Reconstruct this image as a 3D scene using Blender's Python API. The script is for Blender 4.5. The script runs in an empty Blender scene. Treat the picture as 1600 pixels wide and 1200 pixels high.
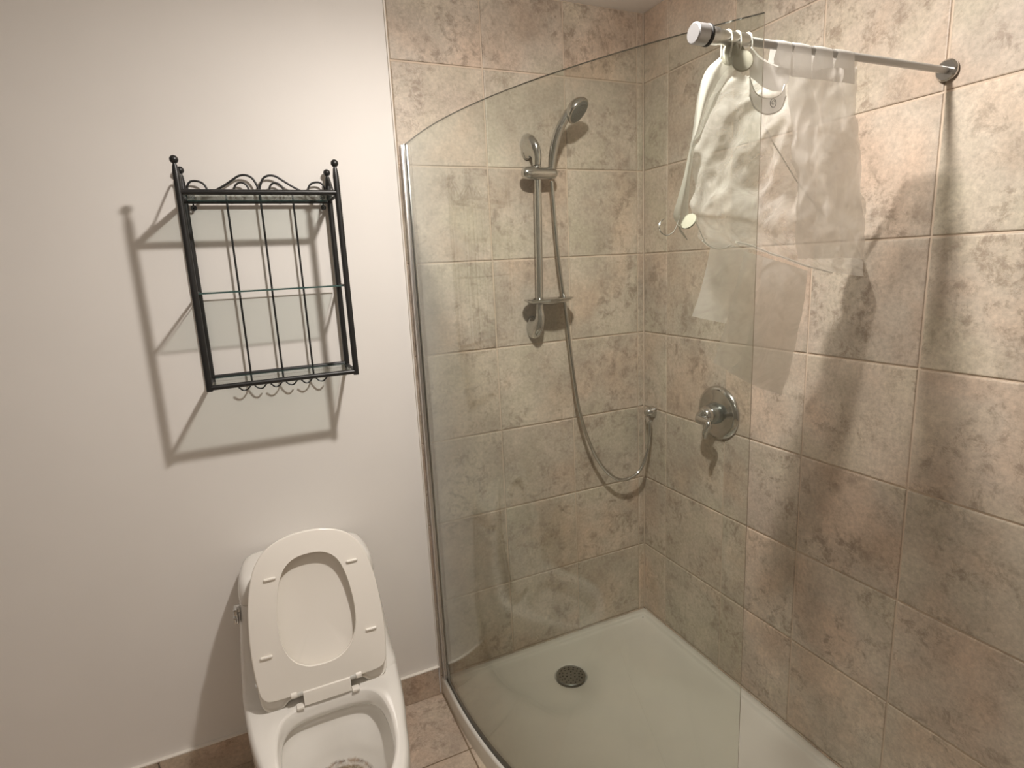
import bpy, bmesh, math, random
from mathutils import Vector, Matrix, Euler, noise
random.seed(4)
S = bpy.context.scene
COL = S.collection
PI = math.pi

# ------------------------------------------------------------------ camera
CAM = Vector((-1.4102, -1.8598, 1.4838))
ROT = Euler((1.368, 0.048, -0.4302), 'XYZ')
FPX = 907.27
cd = bpy.data.cameras.new('camera')
cam = bpy.data.objects.new('camera', cd)
COL.objects.link(cam)
cam.location = CAM
cam.rotation_euler = ROT
cd.sensor_fit = 'HORIZONTAL'
cd.sensor_width = 36.0
cd.lens = FPX * 36.0 / 1600.0
cd.clip_start = 0.02
S.camera = cam
RM = ROT.to_matrix()


def at(u, v, y=None, x=None, z=None):
    """point of the room seen at photo pixel (u, v) on the plane y=, x= or z="""
    d = RM @ Vector((u - 800.0, 600.0 - v, -FPX))
    i, val = (1, y) if y is not None else ((0, x) if x is not None else (2, z))
    return CAM + d * ((val - CAM[i]) / d[i])


# ------------------------------------------------------------------ world, lights, exposure
S.view_settings.view_transform = 'Standard'
S.view_settings.look = 'None'
S.view_settings.exposure = 0.14
S.view_settings.gamma = 1.0
S.view_settings.use_curve_mapping = False
w = bpy.data.worlds.new('world')
S.world = w
w.use_nodes = True
w.node_tree.nodes['Background'].inputs[0].default_value = (1.0, 0.93, 0.84, 1)
w.node_tree.nodes['Background'].inputs[1].default_value = 0.05
S.cycles.max_bounces = 14
S.cycles.transparent_max_bounces = 32
S.cycles.diffuse_bounces = 6
S.cycles.glossy_bounces = 6
S.cycles.caustics_reflective = False
S.cycles.caustics_refractive = False
S.cycles.sample_clamp_indirect = 4.0


def area(name, loc, size, power, color, rot=(0, 0, 0), shape='DISK', spread=PI):
    l = bpy.data.lights.new(name, 'AREA')
    l.shape = shape
    l.size = size
    l.energy = power
    l.color = color
    l.spread = spread
    o = bpy.data.objects.new(name, l)
    COL.objects.link(o)
    o.location = loc
    o.rotation_euler = rot
    return o


LP = Vector((-0.87, -1.00, 2.235))
area('ceiling_lamp_glow', LP, 0.07, 17.4, (1.0, 0.93, 0.86))
pl_ = bpy.data.lights.new('ceiling_lamp_bulb', 'POINT')
pl_.energy = 12.8
pl_.color = (1.0, 0.93, 0.86)
pl_.shadow_soft_size = 0.035
po = bpy.data.objects.new('ceiling_lamp_bulb', pl_)
COL.objects.link(po)
po.location = LP + Vector((0, 0, 0.005))
area('fill_light', (-2.45, -2.35, 2.30), 0.8, 5.0, (1.0, 0.93, 0.86))  # soft fill lamp added to raise the ambient light


# ------------------------------------------------------------------ materials
def new_mat(name):
    m = bpy.data.materials.new(name)
    m.use_nodes = True
    nt = m.node_tree
    return m, nt, nt.nodes['Principled BSDF']


def N(nt, t, **kw):
    n = nt.nodes.new(t)
    for k, v in kw.items():
        setattr(n, k, v)
    return n


def L(nt, a, b):
    nt.links.new(a, b)


def tex(nt, scale, detail=4, rough=0.55, vec=None, dist=0.0):
    n = N(nt, 'ShaderNodeTexNoise')
    n.inputs['Scale'].default_value = scale
    n.inputs['Detail'].default_value = detail
    n.inputs['Roughness'].default_value = rough
    n.inputs['Distortion'].default_value = dist
    if vec is not None:
        L(nt, vec, n.inputs['Vector'])
    return n


def ramp(nt, src, stops):
    r = N(nt, 'ShaderNodeValToRGB')
    e = r.color_ramp.elements
    while len(e) > 1:
        e.remove(e[-1])
    e[0].position = stops[0][0]
    c = stops[0][1]
    e[0].color = (*c, 1) if len(c) == 3 else c
    for p, c in stops[1:]:
        x = e.new(p)
        x.color = (*c, 1)
    L(nt, src, r.inputs[0])
    return r


def mix(nt, fac, a, b, mode='MIX'):
    m = N(nt, 'ShaderNodeMix', data_type='RGBA', blend_type=mode)
    if isinstance(fac, (int, float)):
        m.inputs[0].default_value = fac
    else:
        L(nt, fac, m.inputs[0])
    for i, s in ((6, a), (7, b)):
        if isinstance(s, tuple):
            m.inputs[i].default_value = (*s, 1)
        else:
            L(nt, s, m.inputs[i])
    return m.outputs[2]


def simple(name, col, rough=0.5, metal=0.0, bump=None, coat=0.0, var=0.03, spec=0.5):
    m, nt, p = new_mat(name)
    tc = N(nt, 'ShaderNodeTexCoord')
    n = tex(nt, 5.0, 3, vec=tc.outputs['Object'])
    a = tuple(c * (1 - var) for c in col)
    b = tuple(min(1, c * (1 + var)) for c in col)
    L(nt, ramp(nt, n.outputs[0], [(0.3, a), (0.7, b)]).outputs[0], p.inputs['Base Color'])
    p.inputs['Roughness'].default_value = rough
    p.inputs['Metallic'].default_value = metal
    p.inputs['Coat Weight'].default_value = coat
    p.inputs['Coat Roughness'].default_value = 0.05
    p.inputs['Specular IOR Level'].default_value = spec
    if bump:
        sc, st = bump
        n2 = tex(nt, sc, 3, vec=tc.outputs['Object'])
        b = N(nt, 'ShaderNodeBump')
        b.inputs['Strength'].default_value = st
        b.inputs['Distance'].default_value = 0.001
        L(nt, n2.outputs[0], b.inputs['Height'])
        L(nt, b.outputs[0], p.inputs['Normal'])
    return m


def tile_material(name, tint=(1, 1, 1)):
    m, nt, p = new_mat(name)
    tc = N(nt, 'ShaderNodeTexCoord')
    geo = N(nt, 'ShaderNodeNewGeometry')
    # every tile samples the clouding at its own place, so no two tiles repeat
    off = N(nt, 'ShaderNodeVectorMath', operation='SCALE')
    off.inputs[0].default_value = (13.1, 7.7, 9.3)
    L(nt, geo.outputs['Random Per Island'], off.inputs['Scale'])
    add = N(nt, 'ShaderNodeVectorMath', operation='ADD')
    L(nt, tc.outputs['Object'], add.inputs[0])
    L(nt, off.outputs[0], add.inputs[1])
    v = add.outputs[0]
    t = lambda c: tuple(a * b for a, b in zip(c, tint))
    big = ramp(nt, tex(nt, 5.5, 5, 0.6, v, 0.4).outputs[0],
               [(0.30, t((0.43, 0.375, 0.315))), (0.48, t((0.52, 0.46, 0.39))), (0.66, t((0.61, 0.54, 0.46)))])
    hue = ramp(nt, tex(nt, 4.0, 3, 0.5, v).outputs[0],
               [(0.34, (1.05, 0.965, 0.92)), (0.50, (1, 1, 1)), (0.68, (0.98, 1.01, 0.97))])
    c = mix(nt, 1.0, big.outputs[0], hue.outputs[0], 'MULTIPLY')
    # darker rubbed blotches
    bl = ramp(nt, tex(nt, 24.0, 10, 0.78, v, 0.4).outputs[0], [(0.49, (0, 0, 0)), (0.60, (1, 1, 1))])
    bm = ramp(nt, tex(nt, 6.0, 3, 0.5, v).outputs[0], [(0.40, (0.04, 0.04, 0.04)), (0.60, (0.75, 0.75, 0.75))])
    f = mix(nt, 1.0, bl.outputs[0], bm.outputs[0], 'MULTIPLY')
    c = mix(nt, f, c, t((0.29, 0.235, 0.185)))
    # fine grain
    g = ramp(nt, tex(nt, 95.0, 4, 0.7, v).outputs[0], [(0.3, (0.82, 0.82, 0.82)), (0.7, (1.16, 1.16, 1.16))])
    c = mix(nt, 1.0, c, g.outputs[0], 'MULTIPLY')
    g2 = ramp(nt, geo.outputs['Random Per Island'],
              [(0.0, (0.93, 0.92, 0.91)), (0.35, (1.03, 1.0, 0.97)), (0.7, (0.98, 0.99, 0.97)), (1.0, (1.07, 1.03, 0.99))])
    c = mix(nt, 1.0, c, g2.outputs[0], 'MULTIPLY')
    L(nt, c, p.inputs['Base Color'])
    p.inputs['Roughness'].default_value = 0.42
    p.inputs['Specular IOR Level'].default_value = 0.35
    b = N(nt, 'ShaderNodeBump')
    b.inputs['Strength'].default_value = 0.25
    b.inputs['Distance'].default_value = 0.0015
    L(nt, tex(nt, 22.0, 6, 0.65, v).outputs[0], b.inputs['Height'])
    L(nt, b.outputs[0], p.inputs['Normal'])
    return m


def schlick(nt, f0):
    """thin-sheet reflectance, the same from both faces"""
    geo = N(nt, 'ShaderNodeNewGeometry')
    d = N(nt, 'ShaderNodeVectorMath', operation='DOT_PRODUCT')
    L(nt, geo.outputs['Incoming'], d.inputs[0])
    L(nt, geo.outputs['Normal'], d.inputs[1])
    a = N(nt, 'ShaderNodeMath', operation='ABSOLUTE')
    L(nt, d.outputs['Value'], a.inputs[0])
    s = N(nt, 'ShaderNodeMath', operation='SUBTRACT')
    s.inputs[0].default_value = 1.0
    L(nt, a.outputs[0], s.inputs[1])
    q = N(nt, 'ShaderNodeMath', operation='POWER')
    L(nt, s.outputs[0], q.inputs[0])
    q.inputs[1].default_value = 5.0
    r = N(nt, 'ShaderNodeMath', operation='MULTIPLY_ADD')
    L(nt, q.outputs[0], r.inputs[0])
    r.inputs[1].default_value = 1 - f0
    r.inputs[2].default_value = f0
    return r.outputs[0]


def glass_material(name, tint, f0=0.045, rough=0.0):
    m = bpy.data.materials.new(name)
    m.use_nodes = True
    nt = m.node_tree
    nt.nodes.remove(nt.nodes['Principled BSDF'])
    out = nt.nodes['Material Output']
    t = N(nt, 'ShaderNodeBsdfTransparent')
    t.inputs[0].default_value = (*tint, 1)
    g = N(nt, 'ShaderNodeBsdfGlossy')
    g.inputs['Roughness'].default_value = rough
    g.inputs['Color'].default_value = (0.95, 0.97, 0.95, 1)
    mx = N(nt, 'ShaderNodeMixShader')
    L(nt, schlick(nt, f0), mx.inputs[0])
    L(nt, t.outputs[0], mx.inputs[1])
    L(nt, g.outputs[0], mx.inputs[2])
    L(nt, mx.outputs[0], out.inputs[0])
    return m


def film_material(name, col, opacity, rough=0.22, gloss=0.12, crease=0.12):
    """clear vinyl: partly see-through, partly milky, glossy on the creases"""
    m = bpy.data.materials.new(name)
    m.use_nodes = True
    nt = m.node_tree
    nt.nodes.remove(nt.nodes['Principled BSDF'])
    out = nt.nodes['Material Output']
    tc = N(nt, 'ShaderNodeTexCoord')
    n = tex(nt, 9.0, 4, 0.5, tc.outputs['Object'], 0.6)
    bmp = N(nt, 'ShaderNodeBump')
    bmp.inputs['Strength'].default_value = 0.9
    bmp.inputs['Distance'].default_value = 0.008
    L(nt, n.outputs[0], bmp.inputs['Height'])
    tr = N(nt, 'ShaderNodeBsdfTransparent')
    tr.inputs[0].default_value = (0.98, 0.98, 0.97, 1)
    df = N(nt, 'ShaderNodeBsdfDiffuse')
    df.inputs[0].default_value = (*col, 1)
    tl = N(nt, 'ShaderNodeBsdfTranslucent')
    tl.inputs[0].default_value = (*col, 1)
    m1 = N(nt, 'ShaderNodeMixShader')
    m1.inputs[0].default_value = 0.62
    L(nt, df.outputs[0], m1.inputs[1])
    L(nt, tl.outputs[0], m1.inputs[2])
    m2 = N(nt, 'ShaderNodeMixShader')
    op = N(nt, 'ShaderNodeMapRange')
    op.inputs['From Min'].default_value = 0.3
    op.inputs['From Max'].default_value = 0.7
    op.inputs['To Min'].default_value = max(0, opacity - crease)
    op.inputs['To Max'].default_value = min(1, opacity + crease)
    n3 = tex(nt, 14.0, 5, 0.6, tc.outputs['Object'], 1.2)
    L(nt, n3.outputs[0], op.inputs['Value'])
    L(nt, op.outputs[0], m2.inputs[0])
    L(nt, tr.outputs[0], m2.inputs[1])
    L(nt, m1.outputs[0], m2.inputs[2])
    gl = N(nt, 'ShaderNodeBsdfGlossy')
    gl.inputs['Roughness'].default_value = rough
    gl.inputs['Color'].default_value = (0.95, 0.95, 0.93, 1)
    L(nt, bmp.outputs[0], gl.inputs['Normal'])
    m3 = N(nt, 'ShaderNodeMixShader')
    m3.inputs[0].default_value = gloss
    L(nt, m2.outputs[0], m3.inputs[1])
    L(nt, gl.outputs[0], m3.inputs[2])
    L(nt, m3.outputs[0], out.inputs[0])
    return m


def bowl_material():
    m, nt, p = new_mat('stained_porcelain')
    tc = N(nt, 'ShaderNodeTexCoord')
    sep = N(nt, 'ShaderNodeSeparateXYZ')
    L(nt, tc.outputs['Object'], sep.inputs[0])
    nz = tex(nt, 26.0, 7, 0.75, tc.outputs['Object'], 0.5)
    wob = N(nt, 'ShaderNodeMath', operation='MULTIPLY_ADD')
    L(nt, nz.outputs[0], wob.inputs[0])
    wob.inputs[1].default_value = 0.030
    L(nt, sep.outputs['Z'], wob.inputs[2])
    # two rings of limescale round the waterline
    band = ramp(nt, wob.outputs[0], [(0.120, (0.35, 0.35, 0.35)), (0.132, (0.9, 0.9, 0.9)), (0.150, (0.75, 0.75, 0.75)), (0.158, (0.15, 0.15, 0.15)),
                                     (0.162, (0.85, 0.85, 0.85)), (0.1655, (0.85, 0.85, 0.85)), (0.170, (0, 0, 0))])
    sp = ramp(nt, tex(nt, 60.0, 6, 0.8, tc.outputs['Object'], 0.8).outputs[0], [(0.34, (0.0, 0.0, 0.0)), (0.54, (1, 1, 1))])
    f = mix(nt, 1.0, band.outputs[0], sp.outputs[0], 'MULTIPLY')
    col = ramp(nt, tex(nt, 30.0, 4, 0.6, tc.outputs['Object']).outputs[0],
               [(0.35, (0.10, 0.055, 0.03)), (0.5, (0.26, 0.15, 0.08)), (0.65, (0.36, 0.24, 0.14))])
    c = mix(nt, f, (0.74, 0.72, 0.68), col.outputs[0])
    L(nt, c, p.inputs['Base Color'])
    p.inputs['Roughness'].default_value = 0.12
    p.inputs['Coat Weight'].default_value = 0.4
    return m


WALL = simple('painted_wall', (0.79, 0.765, 0.735), 0.55, bump=(60, 0.06), var=0.012)
WALL2 = simple('darkened_unseen_wall', (0.42, 0.39, 0.36), 0.6, var=0.012)  # for the unseen walls, darkened to cut their bounce light
CEIL = simple('painted_ceiling', (0.84, 0.83, 0.82), 0.8, var=0.01)
TILE = tile_material('stone_look_tile')
FTILE = tile_material('stone_look_floor_tile', (0.98, 0.93, 0.90))
GROUT = simple('beige_grout', (0.60, 0.50, 0.40), 0.85, bump=(300, 0.3), var=0.12)
FGROUT = simple('dark_floor_grout', (0.20, 0.15, 0.10), 0.9, var=0.15)
CAULK = simple('white_caulk', (0.80, 0.76, 0.70), 0.45, var=0.02)
CHROME = simple('brushed_chrome', (0.60, 0.60, 0.585), 0.13, 1.0, var=0.03)
DCHROME = simple('dull_chrome', (0.36, 0.39, 0.385), 0.24, 1.0, var=0.05)
ALU = simple('anodised_aluminium', (0.72, 0.71, 0.70), 0.32, 1.0, var=0.02)
BLACK = simple('black_powder_coat', (0.012, 0.012, 0.012), 0.38, var=0.2)
RUBBER = simple('black_rubber', (0.02, 0.02, 0.02), 0.6, var=0.1)
PORC = simple('white_porcelain', (0.76, 0.74, 0.70), 0.10, coat=0.5, var=0.01)
BOWLM = bowl_material()
PLAST = simple('white_seat_plastic', (0.83, 0.795, 0.735), 0.22, var=0.01)
ACRYL = simple('white_acrylic', (0.73, 0.715, 0.66), 0.28, coat=0.2, bump=(90, 0.05), var=0.03)
GLASS = glass_material('pale_green_glass', (0.932, 0.948, 0.925), 0.048)
SHELFGLASS = glass_material('shelf_glass', (0.90, 0.93, 0.92), 0.05)
GEDGE = simple('glass_cut_edge', (0.055, 0.06, 0.045), 0.2, var=0.1)
SEAL = simple('grey_seal', (0.10, 0.10, 0.09), 0.5, var=0.1)
ROD = simple('white_enamel', (0.47, 0.47, 0.46), 0.25, coat=0.3, var=0.02)
RING = simple('white_ring_plastic', (0.82, 0.80, 0.74), 0.3, var=0.02)
DISC = simple('ivory_disc', (0.52, 0.50, 0.42), 0.4, var=0.04)
FILM = film_material('clear_vinyl', (0.90, 0.89, 0.85), 0.42, rough=0.10, gloss=0.13, crease=0.20)
FILM3 = film_material('thin_vinyl_fold', (0.96, 0.95, 0.92), 0.48, rough=0.2, gloss=0.06, crease=0.08)
FILM2 = film_material('clear_vinyl_fold', (0.80, 0.79, 0.74), 0.84, crease=0.12)
HEM = film_material('vinyl_welded_edge', (0.90, 0.89, 0.86), 0.80, crease=0.05)
CLOTH = film_material('white_fabric', (0.90, 0.885, 0.86), 0.90, 0.5, 0.04, crease=0.04)
WATER = glass_material('toilet_water', (0.88, 0.86, 0.80), 0.06, 0.02)
DIRT = simple('dark_residue', (0.035, 0.025, 0.018), 0.7, var=0.3)


# ------------------------------------------------------------------ mesh helpers
def finish(name, bm, mat, parent=None, smooth=True, angle=0.7):
    bmesh.ops.recalc_face_normals(bm, faces=bm.faces)
    me = bpy.data.meshes.new(name)
    bm.to_mesh(me)
    bm.free()
    for mm in (mat if isinstance(mat, (list, tuple)) else [mat]):
        me.materials.append(mm)
    if smooth:
        for p in me.polygons:
            p.use_smooth = True
        me.set_sharp_from_angle(angle=angle)
    o = bpy.data.objects.new(name, me)
    COL.objects.link(o)
    if parent is not None:
        o.parent = parent
        o.matrix_parent_inverse = Matrix.Translation(-Vector(parent.location))
    return o


def thing(name, label, cat, loc, group=None):
    o = bpy.data.objects.new(name, None)
    COL.objects.link(o)
    o.location = loc
    o.empty_display_size = 0.05
    return tag(o, label, cat, group)


def tag(o, label, cat, group=None):
    o['label'] = label
    o['category'] = cat
    if group:
        o['group'] = group
    return o


def struct(name, bm, mat, parent=None, smooth=False):
    o = finish(name, bm, mat, parent, smooth)
    if parent is None:
        o['kind'] = 'structure'
    return o


def box(bm, lo, hi, bev=0.0, mi=0):
    r = bmesh.ops.create_cube(bm, size=1.0)
    vs = r['verts']
    c = [(a + b) / 2 for a, b in zip(lo, hi)]
    s = [abs(b - a) for a, b in zip(lo, hi)]
    for v in vs:
        v.co = Vector((v.co.x * s[0] + c[0], v.co.y * s[1] + c[1], v.co.z * s[2] + c[2]))
    fs = set(f for v in vs for f in v.link_faces)
    for f in fs:
        f.material_index = mi
    if bev > 0:
        es = list(set(e for v in vs for e in v.link_edges))
        bmesh.ops.bevel(bm, geom=es, offset=bev, segments=2, affect='EDGES', profile=0.6)
    return vs


def loft(bm, rings, closed=True, cap0=False, cap1=False, mi=0):
    vr = [[bm.verts.new(Vector(p)) for p in r] for r in rings]
    n = len(rings[0])
    for a, b in zip(vr[:-1], vr[1:]):
        for i in range(n if closed else n - 1):
            j = (i + 1) % n
            try:
                f = bm.faces.new((a[i], a[j], b[j], b[i]))
                f.material_index = mi
            except ValueError:
                pass
    if cap0:
        bm.faces.new(vr[0][::-1]).material_index = mi
    if cap1:
        bm.faces.new(vr[-1]).material_index = mi
    return vr


def spline(pts, k=8, closed=False):
    pts = [Vector(p) for p in pts]
    n = len(pts)
    out = []
    rng = n if closed else n - 1
    for i in range(rng):
        if closed:
            p0, p1, p2, p3 = pts[i - 1], pts[i], pts[(i + 1) % n], pts[(i + 2) % n]
        else:
            p1, p2 = pts[i], pts[i + 1]
            p0 = pts[i - 1] if i else p1 * 2 - p2
            p3 = pts[i + 2] if i + 2 < n else p2 * 2 - p1
        for j in range(k):
            t = j / k
            out.append(0.5 * ((2 * p1) + (p2 - p0) * t + (2 * p0 - 5 * p1 + 4 * p2 - p3) * t * t + (3 * p1 - p0 - 3 * p2 + p3) * t ** 3))
    if not closed:
        out.append(pts[-1].copy())
    return out


def tube(bm, pts, rad, seg=14, caps=True, mi=0, up=None):
    pts = [Vector(p) for p in pts]
    n = len(pts)
    if not isinstance(rad, (list, tuple)):
        rad = [rad] * n
    if len(rad) != n:   # stretch a short list of radii along the path
        m = len(rad)
        rr = []
        for i in range(n):
            t = i / (n - 1) * (m - 1)
            a = min(int(t), m - 2)
            rr.append(rad[a] + (rad[a + 1] - rad[a]) * (t - a))
        rad = rr
    tan = []
    for i in range(n):
        d = pts[min(i + 1, n - 1)] - pts[max(i - 1, 0)]
        tan.append(d.normalized())
    u = up or (Vector((0, 0, 1)) if abs(tan[0].z) < 0.9 else Vector((1, 0, 0)))
    rings = []
    for i in range(n):
        u = (u - tan[i] * u.dot(tan[i])).normalized()
        v = tan[i].cross(u)
        rings.append([pts[i] + (u * math.cos(a) + v * math.sin(a)) * rad[i] for a in (2 * PI * k / seg for k in range(seg))])
    return loft(bm, rings, True, caps, caps, mi)


def lathe(bm, prof, origin, axis, seg=32, mi=0, cap=True):
    """prof = [(radius, height along axis)]"""
    q = Vector((0, 0, 1)).rotation_difference(Vector(axis).normalized())
    o = Vector(origin)
    rings = [[o + q @ Vector((r * math.cos(a), r * math.sin(a), h)) for a in (2 * PI * k / seg for k in range(seg))] for r, h in prof]
    return loft(bm, rings, True, cap, cap, mi)


def ball(bm, c, r, seg=16, mi=0):
    prof = [(max(1e-5, r * math.sin(PI * i / 10)), -r * math.cos(PI * i / 10)) for i in range(11)]
    return lathe(bm, prof, c, (0, 0, 1), seg, mi, cap=False)


def tile_box(bm, lo, hi, axis, face):
    """one tile: slab with softened front edges; front lies at coordinate `face` on `axis`, towards -axis"""
    c = 0.0026
    i, j = [k for k in range(3) if k != axis]
    def P(a, b, d):
        v = [0, 0, 0]
        v[i], v[j], v[axis] = a, b, d
        return Vector(v)
    back = face + 0.007
    if axis == 2:
        back = face - 0.007
    sgn = 1 if axis != 2 else -1
    def R(ins, d):
        return [P(lo[0] + ins, lo[1] + ins, d), P(hi[0] - ins, lo[1] + ins, d), P(hi[0] - ins, hi[1] - ins, d), P(lo[0] + ins, hi[1] - ins, d)]
    loft(bm, [R(0, back), R(0, face + sgn * c), R(c * 0.4, face + sgn * c * 0.3), R(c * 1.3, face)], True, True, True)


def ccyl(bm, c, r, h, axis, seg=24, bev=0.15, mi=0):
    lathe(bm, [(r * (1 - bev), 0), (r, r * bev), (r, h - r * bev), (r * (1 - bev), h)], c, axis, seg, mi)


# ------------------------------------------------------------------ the setting
FZ = -0.07          # bathroom floor
CZ = 2.333          # ceiling
G = 0.0024
ZL = [2.1 - 0.3 * k for k in range(8)]      # grout lines between tile rows
rows = [(0.0 if z < 0.01 else z, z + 0.3) for z in ZL]
rows = [(a, min(b, CZ)) for a, b in [(2.1, CZ)] + [(ZL[k + 1], ZL[k]) for k in range(7)]] + [(-0.075, 0.0)]

bm = bmesh.new()
cols = [(-0.028, 0.0), (-0.328, -0.028), (-0.628, -0.328), (-0.927, -0.628)]
for a, b in cols:
    for z0, z1 in rows:
        tile_box(bm, (a + G, z0 + G), (b - G, z1 - G), 1, 0.0)
wt = struct('wall_back_tile', bm, TILE)
bm = bmesh.new()
box(bm, (-0.9265, 0.0036, -0.075), (0.004, 0.0095, CZ))
struct('wall_back_tile_grout', bm, GROUT)
bm = bmesh.new()
yl = [0.0, -0.135] + [-0.135 - 0.3 * k for k in range(1, 7)]
for a, b in zip(yl[1:], yl[:-1]):
    for z0, z1 in rows:
        tile_box(bm, (a + G, z0 + G), (b - G, z1 - G), 0, 0.0)
struct('wall_right_tile', bm, TILE)
bm = bmesh.new()
box(bm, (0.0036, yl[-1], -0.075), (0.0095, 0.009, CZ))
struct('wall_right_tile_grout', bm, GROUT)
# caulk in the corner and beside the tiled area
bm = bmesh.new()
tube(bm, [(-0.0005, 0.0005, 0.0), (-0.0005, 0.0005, CZ)], 0.0026, 8)
struct('trim_1', bm, GROUT)
bm = bmesh.new()
box(bm, (-0.9315, -0.0005, 0.043), (-0.9275, 0.0085, CZ), 0.0012)
struct('trim_2', bm, CAULK)

bm = bmesh.new()
box(bm, (-3.0, 0.008, -0.1), (0.1, 0.09, CZ + 0.05))
struct('wall_back', bm, WALL)
bm = bmesh.new()
box(bm, (0.008, -2.9, -0.1), (0.09, 0.09, CZ + 0.05))
struct('wall_right', bm, WALL)
bm = bmesh.new()
box(bm, (-3.08, -2.9, -0.1), (-3.0, 0.09, CZ + 0.05))
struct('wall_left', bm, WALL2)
bm = bmesh.new()
box(bm, (-3.08, -2.98, -0.1), (0.09, -2.9, CZ + 0.05))
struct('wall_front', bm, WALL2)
bm = bmesh.new()
box(bm, (-3.08, -2.98, CZ), (0.09, 0.09, CZ + 0.08))
struct('ceiling', bm, CEIL)
bm = bmesh.new()
box(bm, (-3.08, -2.98, -0.15), (0.09, 0.09, FZ - 0.0016))
struct('floor_grout', bm, FGROUT)
bm = bmesh.new()
xs = [-0.925 + 0.3 * k for k in range(3, -8, -1)]
ys = [0.005, -0.288] + [-0.288 - 0.3 * k for k in range(1, 9)]
for b, a in zip(xs[:-1], xs[1:]):
    for d, c in zip(ys[:-1], ys[1:]):
        if a > 0.0 - 0.01:
            continue
        tile_box(bm, (a + 0.002, c + 0.002), (min(b, 0.0) - 0.002, d - 0.002), 2, FZ)
struct('floor', bm, FTILE)
# tile baseboard on the painted wall, with its bead of caulk
bm = bmesh.new()
xb = -0.931
for k in range(7):
    tile_box(bm, (xb - 0.3 * (k + 1) + G, FZ), (xb - 0.3 * k - G, 0.040), 1, -0.003)
struct('baseboard_back', bm, FTILE)
bm = bmesh.new()
box(bm, (-2.99, -0.0035, 0.0395), (-0.9285, 0.0085, 0.0445), 0.0015)
struct('trim_3', bm, CAULK)


# ------------------------------------------------------------------ shower tray
def gx(y):
    t = max(0.0, -y - 0.1)
    return -0.908 + 0.302 * t ** 2.17


ring = [Vector((0, 0)), Vector((-0.922, 0))]
front = []
k = 0
yy = -0.02
while True:
    d = Vector((gx(yy - 0.01) - gx(yy + 0.01), -0.02)).normalized()
    p = Vector((gx(yy), yy)) + Vector((d.y, -d.x)) * 0.014
    if p.x > -0.02 or yy < -1.72:
        break
    front.append(p)
    yy -= 0.03
ring += front + [Vector((0, front[-1].y - 0.01))]


def densify(r, s=0.04):
    out = []
    for i in range(len(r)):
        a, b = r[i], r[(i + 1) % len(r)]
        n = max(1, int((b - a).length / s))
        out += [a.lerp(b, j / n) for j in range(n)]
    return out


def inset(r, dist):
    out = []
    n = len(r)
    for i in range(n):
        a, b, c = r[i - 1], r[i], r[(i + 1) % n]
        d1, d2 = (b - a).normalized(), (c - b).normalized()
        n1, n2 = Vector((-d1.y, d1.x)), Vector((-d2.y, d2.x))
        m = (n1 + n2)
        m = m / max(0.2, m.length_squared / 2) if m.length > 1e-6 else n1
        out.append(b + m * dist)
    return out


ring = densify(ring)
area2 = sum(ring[i - 1].x * ring[i].y - ring[i].x * ring[i - 1].y for i in range(len(ring)))
if area2 < 0:
    ring.reverse()
DR = Vector((-0.481, -0.189))


def rz(r, z):
    return [Vector((p.x, p.y, z)) for p in r]


dring = []
for p in inset(ring, 0.12):
    d = (p - DR).normalized()
    dring.append(DR + d * 0.064)


def mixr(a, b, t):
    return [p.lerp(q, t) for p, q in zip(a, b)]


base_in = inset(ring, 0.088)
bm = bmesh.new()
prof = [(0.0, FZ - 0.0012), (0.0, -0.010), (0.0015, -0.004), (0.006, -0.0005), (0.024, -0.001), (0.027, -0.002), (0.0295, -0.006), (0.032, -0.0125), (0.036, -0.0150), (0.046, -0.0165), (0.088, -0.0215)]
rings = [rz(inset(ring, d) if d else ring, z) for d, z in prof]
for t, z in ((0.3, -0.0245), (0.6, -0.027), (0.9, -0.0295), (1.0, -0.0305)):
    rings.append(rz(mixr(base_in, dring, t), z))
rings.append(rz([DR + (p - DR) * 0.94 for p in dring], -0.033))
rings.append(rz([DR + (p - DR) * 0.90 for p in dring], -0.045))
loft(bm, rings, True, True, True)
from mathutils.bvhtree import BVHTree
TB = BVHTree.FromBMesh(bm)
tray = finish('shower_tray', bm, ACRYL, angle=0.9)
tag(tray, 'white bow-fronted acrylic shower tray on the floor in the tiled corner', 'shower tray')

bm = bmesh.new()
rl = []
for k in range(30):
    p = Vector((-0.236, -0.142, 0)).lerp(Vector((-0.520, -0.917, 0)), k / 29)
    hz = TB.ray_cast(Vector((p.x, p.y, 0.2)), Vector((0, 0, -1)))[0].z
    rl.append([(p.x - 0.0030, p.y, hz - 0.0006), (p.x - 0.0008, p.y, hz + 0.0010), (p.x + 0.0008, p.y, hz + 0.0010), (p.x + 0.0060, p.y, hz - 0.0006)])
loft(bm, rl, False)
finish('moulded_ridge', bm, ACRYL, tray, angle=0.9)

t = thing('shower_drain', 'round metal drain cover with small holes set in the white tray', 'drain', (DR.x, DR.y, -0.03))
bm = bmesh.new()
R0 = 0.0545
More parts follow.
